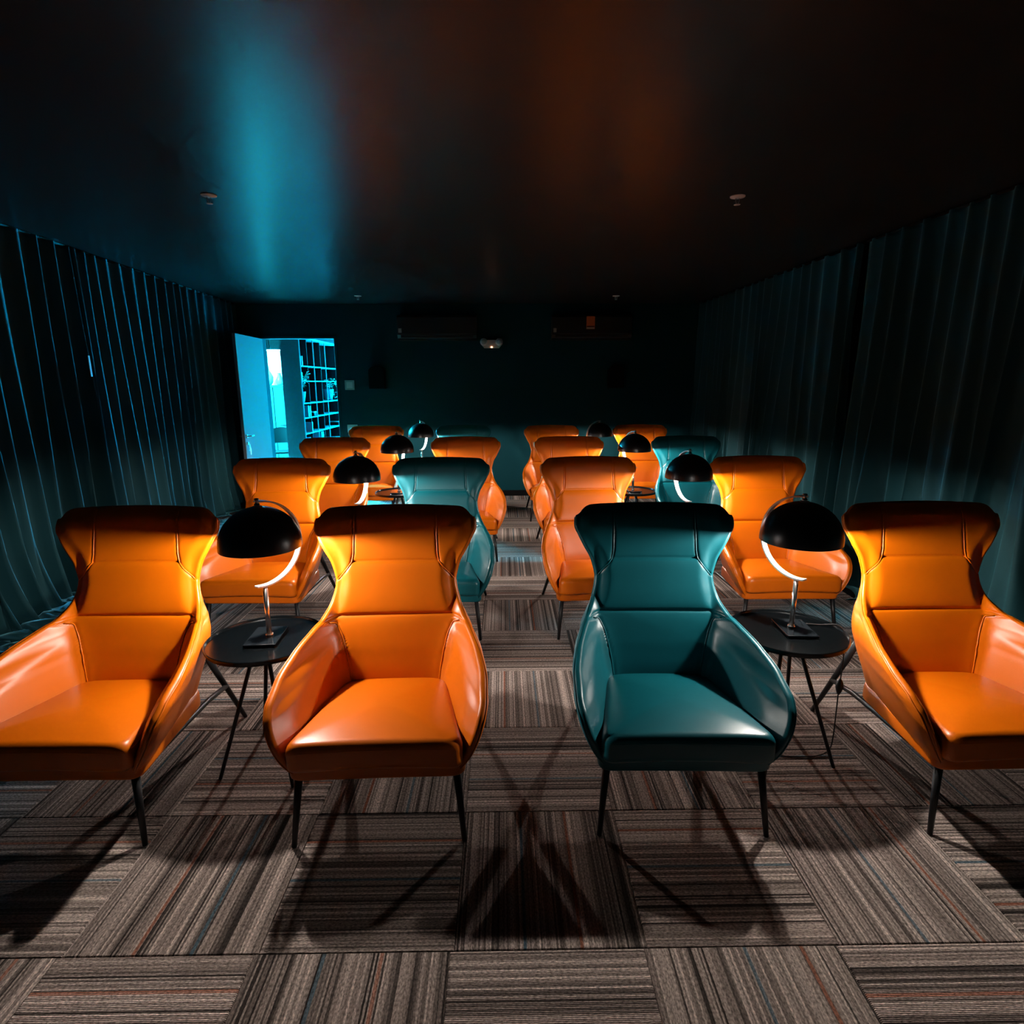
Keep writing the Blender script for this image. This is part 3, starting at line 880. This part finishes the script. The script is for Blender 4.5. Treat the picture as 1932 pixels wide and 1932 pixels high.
# a sewn tag on the left curtain seam
tgm = MB().box(-.003, .003, -.010, .010, -.09, .09, .001).build('sewn_tag', 'white', curt_l); tgm.location = (-3.640 - curt_l.location.x, 5.37 - curt_l.location.y, 1.90); tgm['label'] = 'thin white tag on the curtain edge'

# ------------------------------------------------------------------ the room beyond the door
HX0, HX1, HY1, HZ = -7.2, -1.0, 13.9, 2.75
HB = BACK_Y + .14
tag(MB().box(HX0, HX1, HB, HY1, -.10, 0).build('floor_hall', 'hall_floor'), kind='structure')
tag(MB().box(HX0, HX1, HB, HY1, HZ, HZ + .1).build('ceiling_hall', 'hallceil'), kind='structure')
tag(MB().box(HX0 - .1, HX0, HB, HY1, 0, HZ).build('wall_hall_left', 'hall_wall'), kind='structure')
tag(MB().box(HX1, HX1 + .1, HB, HY1, 0, HZ).build('wall_hall_right', 'hall_wall'), kind='structure')
tag(MB().box(HX0, HX1, HY1, HY1 + .1, 0, HZ).build('wall_hall_back', 'hall_wall'), kind='structure')
tag(MB().box(HX0, XL - .12, HB - .12, HB, 0, HZ).build('wall_hall_front', 'hall_wall'), kind='structure')

def window(name, x0, x1, y, z0, z1, nx, axis='y', pm='pane'):
    w = empty(name, (0, 0, 0)); tag(w, kind='structure')
    for k in range(nx):
        a0 = x0 + (x1 - x0) * k / nx + .03; a1 = x0 + (x1 - x0) * (k + 1) / nx - .03
        if axis == 'y': MB().box(a0, a1, y - .02, y - .015, z0 + .03, z1 - .03).build('pane', pm, w)
        else: MB().box(y - .02, y - .015, a0, a1, z0 + .03, z1 - .03).build('pane', pm, w)
    f = MB()
    for k in range(nx + 1):
        a = x0 + (x1 - x0) * k / nx
        if axis == 'y': f.box(a - .03, a + .03, y - .05, y, z0 - .03, z1 + .03)
        else: f.box(y - .05, y, a - .03, a + .03, z0 - .03, z1 + .03)
    for z in (z0, z1):
        if axis == 'y': f.box(x0 + .03, x1 - .03, y - .05, y, z - .03, z + .03)
        else: f.box(y - .05, y, x0 + .03, x1 - .03, z - .03, z + .03)
    f.build('window_frame', 'cab', w)
window('window_1', -3.2, -1.2, HY1, .15, 2.5, 3)
window('window_2', 9.6, 13.4, HX1, .4, 2.5, 4, 'x', 'pane2')

# kitchen cupboards seen left of the bookcase
KY = 12.6
def pix(u, v, Y):
    d = _fw + _r2 * ((u - 966) / CAM_F) + _d2 * ((v - 966) / CAM_F)
    t = Y / d.y
    return d.x * t, CAM_H + d.z * t
kx0, _ = pix(440, 700, KY); kx1, _ = pix(546, 800, KY)
_, kz_a = pix(515, 728, KY)      # underside of the wall niche
_, kz_b = pix(515, 659, KY)      # top of the niche
units = 4
uw = (kx1 + .5 - kx0) / units
for k in range(units):
    a0, a1 = kx0 + uw * k, kx0 + uw * (k + 1)
    r = empty('kitchen_cabinet', ((a0 + a1) / 2, KY, 0)); w = uw / 2 - .003
    nth = ('leftmost', 'second from left', 'third from left', 'rightmost')[k]
    tag(r, f'pale kitchen base cabinet beyond the doorway, {nth} of its run', 'cabinet', 'base cabinets beyond the doorway')
    MB().box(-w, w, .02, .6, 0, kz_a - .025).build('carcass', 'cab', r)
    d = MB().box(-w + .004, w - .004, 0, .02, .10, .80, .002).build('cabinet_door', 'cab', r)
    MB().box(w - .05, w - .035, -.02, 0, .52, .75, .002).build('handle', 'black', d)
    d = MB().box(-w + .004, w - .004, 0, .02, .81, kz_a - .03, .002).build('cabinet_door', 'cab', r)
    MB().box(-.10, .10, -.02, 0, .90, .94, .004).build('handle', 'black', d)
    r = empty('wall_cabinet', ((a0 + a1) / 2, KY, kz_b))
    tag(r, f'pale kitchen wall cabinet above the lit niche, {nth} of its run', 'cabinet', 'wall cabinets beyond the doorway')
    MB().box(-w, w, .02, .6, 0, HZ - .01 - kz_b).build('carcass', 'cab', r)
    d = MB().box(-w + .004, w - .004, 0, .02, .01, HZ - .02 - kz_b, .002).build('cabinet_door', 'cab', r)
    MB().box(w - .05, w - .035, -.02, 0, .03, .16, .002).build('handle', 'black', d)
r = empty('niche_back', ((kx0 + kx1) / 2, KY + .55, kz_a)); tag(r, 'glowing white niche between the upper and lower kitchen cabinets', 'niche')
MB().box(kx0 - r.location.x, kx1 + .5 - r.location.x, -.02, .02, 0, kz_b - kz_a - .003).build('back_panel', 'splash', r)
MB().box(kx0 - r.location.x, kx1 + .5 - r.location.x, -.54, -.02, -.02, .01).build('ledge', 'darkwood', r)
MB().box(kx0 - r.location.x, kx1 + .5 - r.location.x, -.40, -.34, kz_b - kz_a - .02, kz_b - kz_a - .002).build('light_strip', 'ledstrip', r)
MB().box(pix(521, 705, KY)[0] - r.location.x, kx1 - r.location.x, -.45, -.02, (kz_b - kz_a) * .36, (kz_b - kz_a) * .36 + .02).build('shelf', 'splash', r)
for u, zz, s, lab in ((505, .012, 1.1, 'tall cyan vase in the lit kitchen niche'), (528, .012, .7, 'short cyan jar in the lit kitchen niche')):
    x, _ = pix(u, 720, KY + .2)
    v = MB().lathe([(0, 0), (.06 * s, 0), (.10 * s, .06 * s), (.11 * s, .16 * s), (.06 * s, .26 * s), (.04 * s, .32 * s), (.05 * s, .36 * s), (.03, .36 * s), (0, .30 * s)], 24).build('vase', 'vase', None, True)
    v.location = (x, KY + .2, kz_a + zz - .002); tag(v, lab, 'vase')

# chair silhouette in front of the cupboards
sx, _ = pix(529, 830, 11.4)
st = empty('dining_chair', (sx, 11.4, 0), R(15)); tag(st, 'dark dining chair seen through the doorway', 'chair')
MB().box(-.21, .21, -.21, .21, .44, .48, .01).build('seat', 'chairblack', st)
bk = MB(); m_ = 12
for k in range(m_ + 1):
    t = -1 + 2 * k / m_; 
    for z, yy in ((.62, .20 - .05 * t * t), (.86 + .06 * (1 - t * t), .24 - .05 * t * t)):
        for q in (0, .018): bk.v.append((t * .21, yy + q, z))
for k in range(m_):
    a = k * 4; bk.f += [(a, a + 4, a + 6, a + 2), (a + 1, a + 3, a + 7, a + 5), (a + 2, a + 6, a + 7, a + 3), (a, a + 1, a + 5, a + 4)]
bk.build('backrest', 'chairblack', st)
for sx_ in (-1, 1):
    MB().tube([(sx_ * .18, .18, .45), (sx_ * .19, .22, .7)], .012, 8).build('back_post', 'chairblack', st)
    for sy_ in (-1, 1): MB().tube([(sx_ * .17, sy_ * .17, .45), (sx_ * .21, sy_ * .21, 0)], .013, 8).build('leg', 'chairblack', st)

# bookcase: end panel towards us, open face along the corridor
BY0, BY1 = 10.0, 12.9
bx1, _ = pix(568, 720, BY0); bx0, _ = pix(533, 720, BY0)
bc = empty('bookcase', ((bx0 + bx1) / 2, BY0, 0)); tag(bc, 'tall dark open bookcase with pale shelves seen through the doorway', 'bookcase')
ox = bc.location.x; HWB = (bx1 - bx0) / 2
BH = 2.52
MB().box(-HWB, HWB, 0, .03, 0, BH).build('side_panel', 'darkwood', bc)
MB().box(-HWB, HWB, BY1 - BY0 - .03, BY1 - BY0, 0, BH).build('side_panel', 'darkwood', bc)
MB().box(-HWB, -HWB + .015, .03, BY1 - BY0 - .03, 0, BH).build('back_panel', 'darkwood', bc)
MB().box(-HWB, HWB, .03, BY1 - BY0 - .03, BH - .03, BH).build('top_panel', 'shelfmetal', bc)
shz = []
for v in (690, 719, 762, 790, 820, 846):
    _, z = pix(568, v, BY0); shz.append(z)
shz += [.28]
for z in shz: MB().box(-HWB + .015, HWB, .03, BY1 - BY0 - .03, z - .009, z + .009).build('shelf', 'shelfmetal', bc)
for y in (.035, .75, 1.45, 2.15, BY1 - BY0 - .06):
    MB().box(HWB - .014, HWB + .002, y, y + .016, 0, BH - .03).build('post', 'shelfmetal', bc)
for y in (.55, 1.3, 2.3):
    MB().box(-HWB + .02, HWB - .05, y, y + .016, 0, BH - .03).build('divider', 'darkwood', bc)
# things on the shelves
def on_shelf(k): return shz[k] + .009
rng = random.Random(4)
bnames = ['tall', 'short', 'slim', 'wide']
spots = [(0, .12), (0, .22), (1, .15), (3, .35), (3, .46), (4, .5), (5, .2), (5, .32), (5, 1.0), (5, 1.1)]
words = ['upright pale book at the near end of the top shelf', 'slim pale book second on the top bookcase shelf', 'pale book at the near end of the second shelf', 'pale book on the fourth bookcase shelf',
         'second pale book on the fourth bookcase shelf', 'pale book on the fifth bookcase shelf', 'pale book at the near end of the lowest visible shelf', 'second pale book on the lowest visible shelf', 'pale book midway along the lowest visible shelf', 'pale book further along the lowest visible shelf']
for (k, y), wd in zip(spots, words):
    h, t = rng.uniform(.13, .2), rng.uniform(.025, .05)
    r = empty('book', (ox + HWB - .15, BY0 + y + .03, on_shelf(k))); tag(r, wd, 'book', 'books on the bookcase')
    MB().box(-.09, .11, 0, t, 0, h, .002).build('cover', 'vase', r)
    MB().box(-.085, .112, .004, t - .004, .004, h - .004).build('pages', 'white', r)
def pot_plant(k, y, s, lab, trailing):
    r = empty('potted_plant', (ox + HWB - .13, BY0 + y, on_shelf(k))); tag(r, lab, 'plant')
    MB().lathe([(0, 0), (.055 * s, 0), (.085 * s, .17 * s), (.078 * s, .17 * s), (.07 * s, .14 * s), (0, .14 * s)], 20).build('pot', 'vase', r, True)
    lf = MB()
    lf.add([(0, 0, 0), (.018, .03, .006), (.0, .085, -.004), (-.018, .03, .006), (0, .03, -.002)], [(0, 1, 4), (1, 2, 4), (2, 3, 4), (3, 0, 4)])
    me = lf.mesh('leaf'); me.materials.append(M['leaf'])
    stems = MB()
    for q in range(7 if not trailing else 6):
        a = rng.uniform(-1.3, 1.3); L_ = rng.uniform(.18, .34) * s; dr = rng.uniform(.1, .42) if trailing else 0
        pts = [Vector((0, 0, .15 * s)), Vector((.06 * math.cos(a), .06 * math.sin(a), .15 * s + L_ * .6)), Vector((.14 * math.cos(a), .16 * math.sin(a), .15 * s + L_ * (.9 - dr * 1.2))), Vector((.17 * math.cos(a), .22 * math.sin(a), .15 * s + L_ * (1 - dr * 4)))]
        P = bspline([p[:] for p in pts], 8)
        stems.tube([Vector(p) for p in P], .003, 5)
        for p in P[2:]:
            o = bpy.data.objects.new('leaf', me); COL.objects.link(o); o.parent = r
            o.location = p; o.rotation_euler = (rng.uniform(-.6, .6), rng.uniform(-.6, .6), rng.uniform(0, 6.28)); o.scale = [s * .9] * 3
    stems.build('stems', 'leaf', r)
pot_plant(2, .30, 1.1, 'potted plant with drooping stems on the middle bookcase shelf', False)
pot_plant(2, 1.95, 1.25, 'leafy branching plant at the far end of the middle bookcase shelf', True)
for k, y, lab in ((3, .75, 'small open pale box on the fourth bookcase shelf'), (4, 2.3, 'small pale box at the far end of the fifth shelf')):
    r = empty('storage_box', (ox + HWB - .14, BY0 + y, on_shelf(k))); tag(r, lab, 'box')
    MB().box(-.10, .10, -.08, .08, 0, .06, .003).build('box_body', 'cab', r)
    MB().box(-.104, .104, -.084, .084, .06, .078, .003).build('lid', 'white', r)
# light tray over the corridor
ct = empty('ceiling_light', (-2.9, 11.2, HZ)); tag(ct, 'long pale ceiling light panel above the bookcase', 'ceiling light')
MB().box(-.55, .55, -1.6, 1.6, -.05, 0, .004).build('frame', 'shelfmetal', ct)
MB().box(-.50, .50, -1.55, 1.55, -.056, -.050).build('diffuser', 'coverlight', ct)

ck = empty('ceiling_light', (-5.4, 11.2, HZ)); tag(ck, 'added deep square light box over the kitchen, out of view', 'ceiling light')  # added fill light out of view, brightens kitchen fronts, floor and ceiling streak
lb = MB()
for x0_, x1_, y0_, y1_ in ((-.63, -.60, -.63, .63), (.60, .63, -.63, .63), (-.60, .60, -.63, -.60), (-.60, .60, .60, .63)): lb.box(x0_, x1_, y0_, y1_, -.22, 0)
lb.build('frame', 'black', ck)  # sides of the added box keep its light off the right curtain
MB().box(-.60, .60, -.60, .60, -.056, -.050).build('diffuser', 'kitchen_fill', ck)
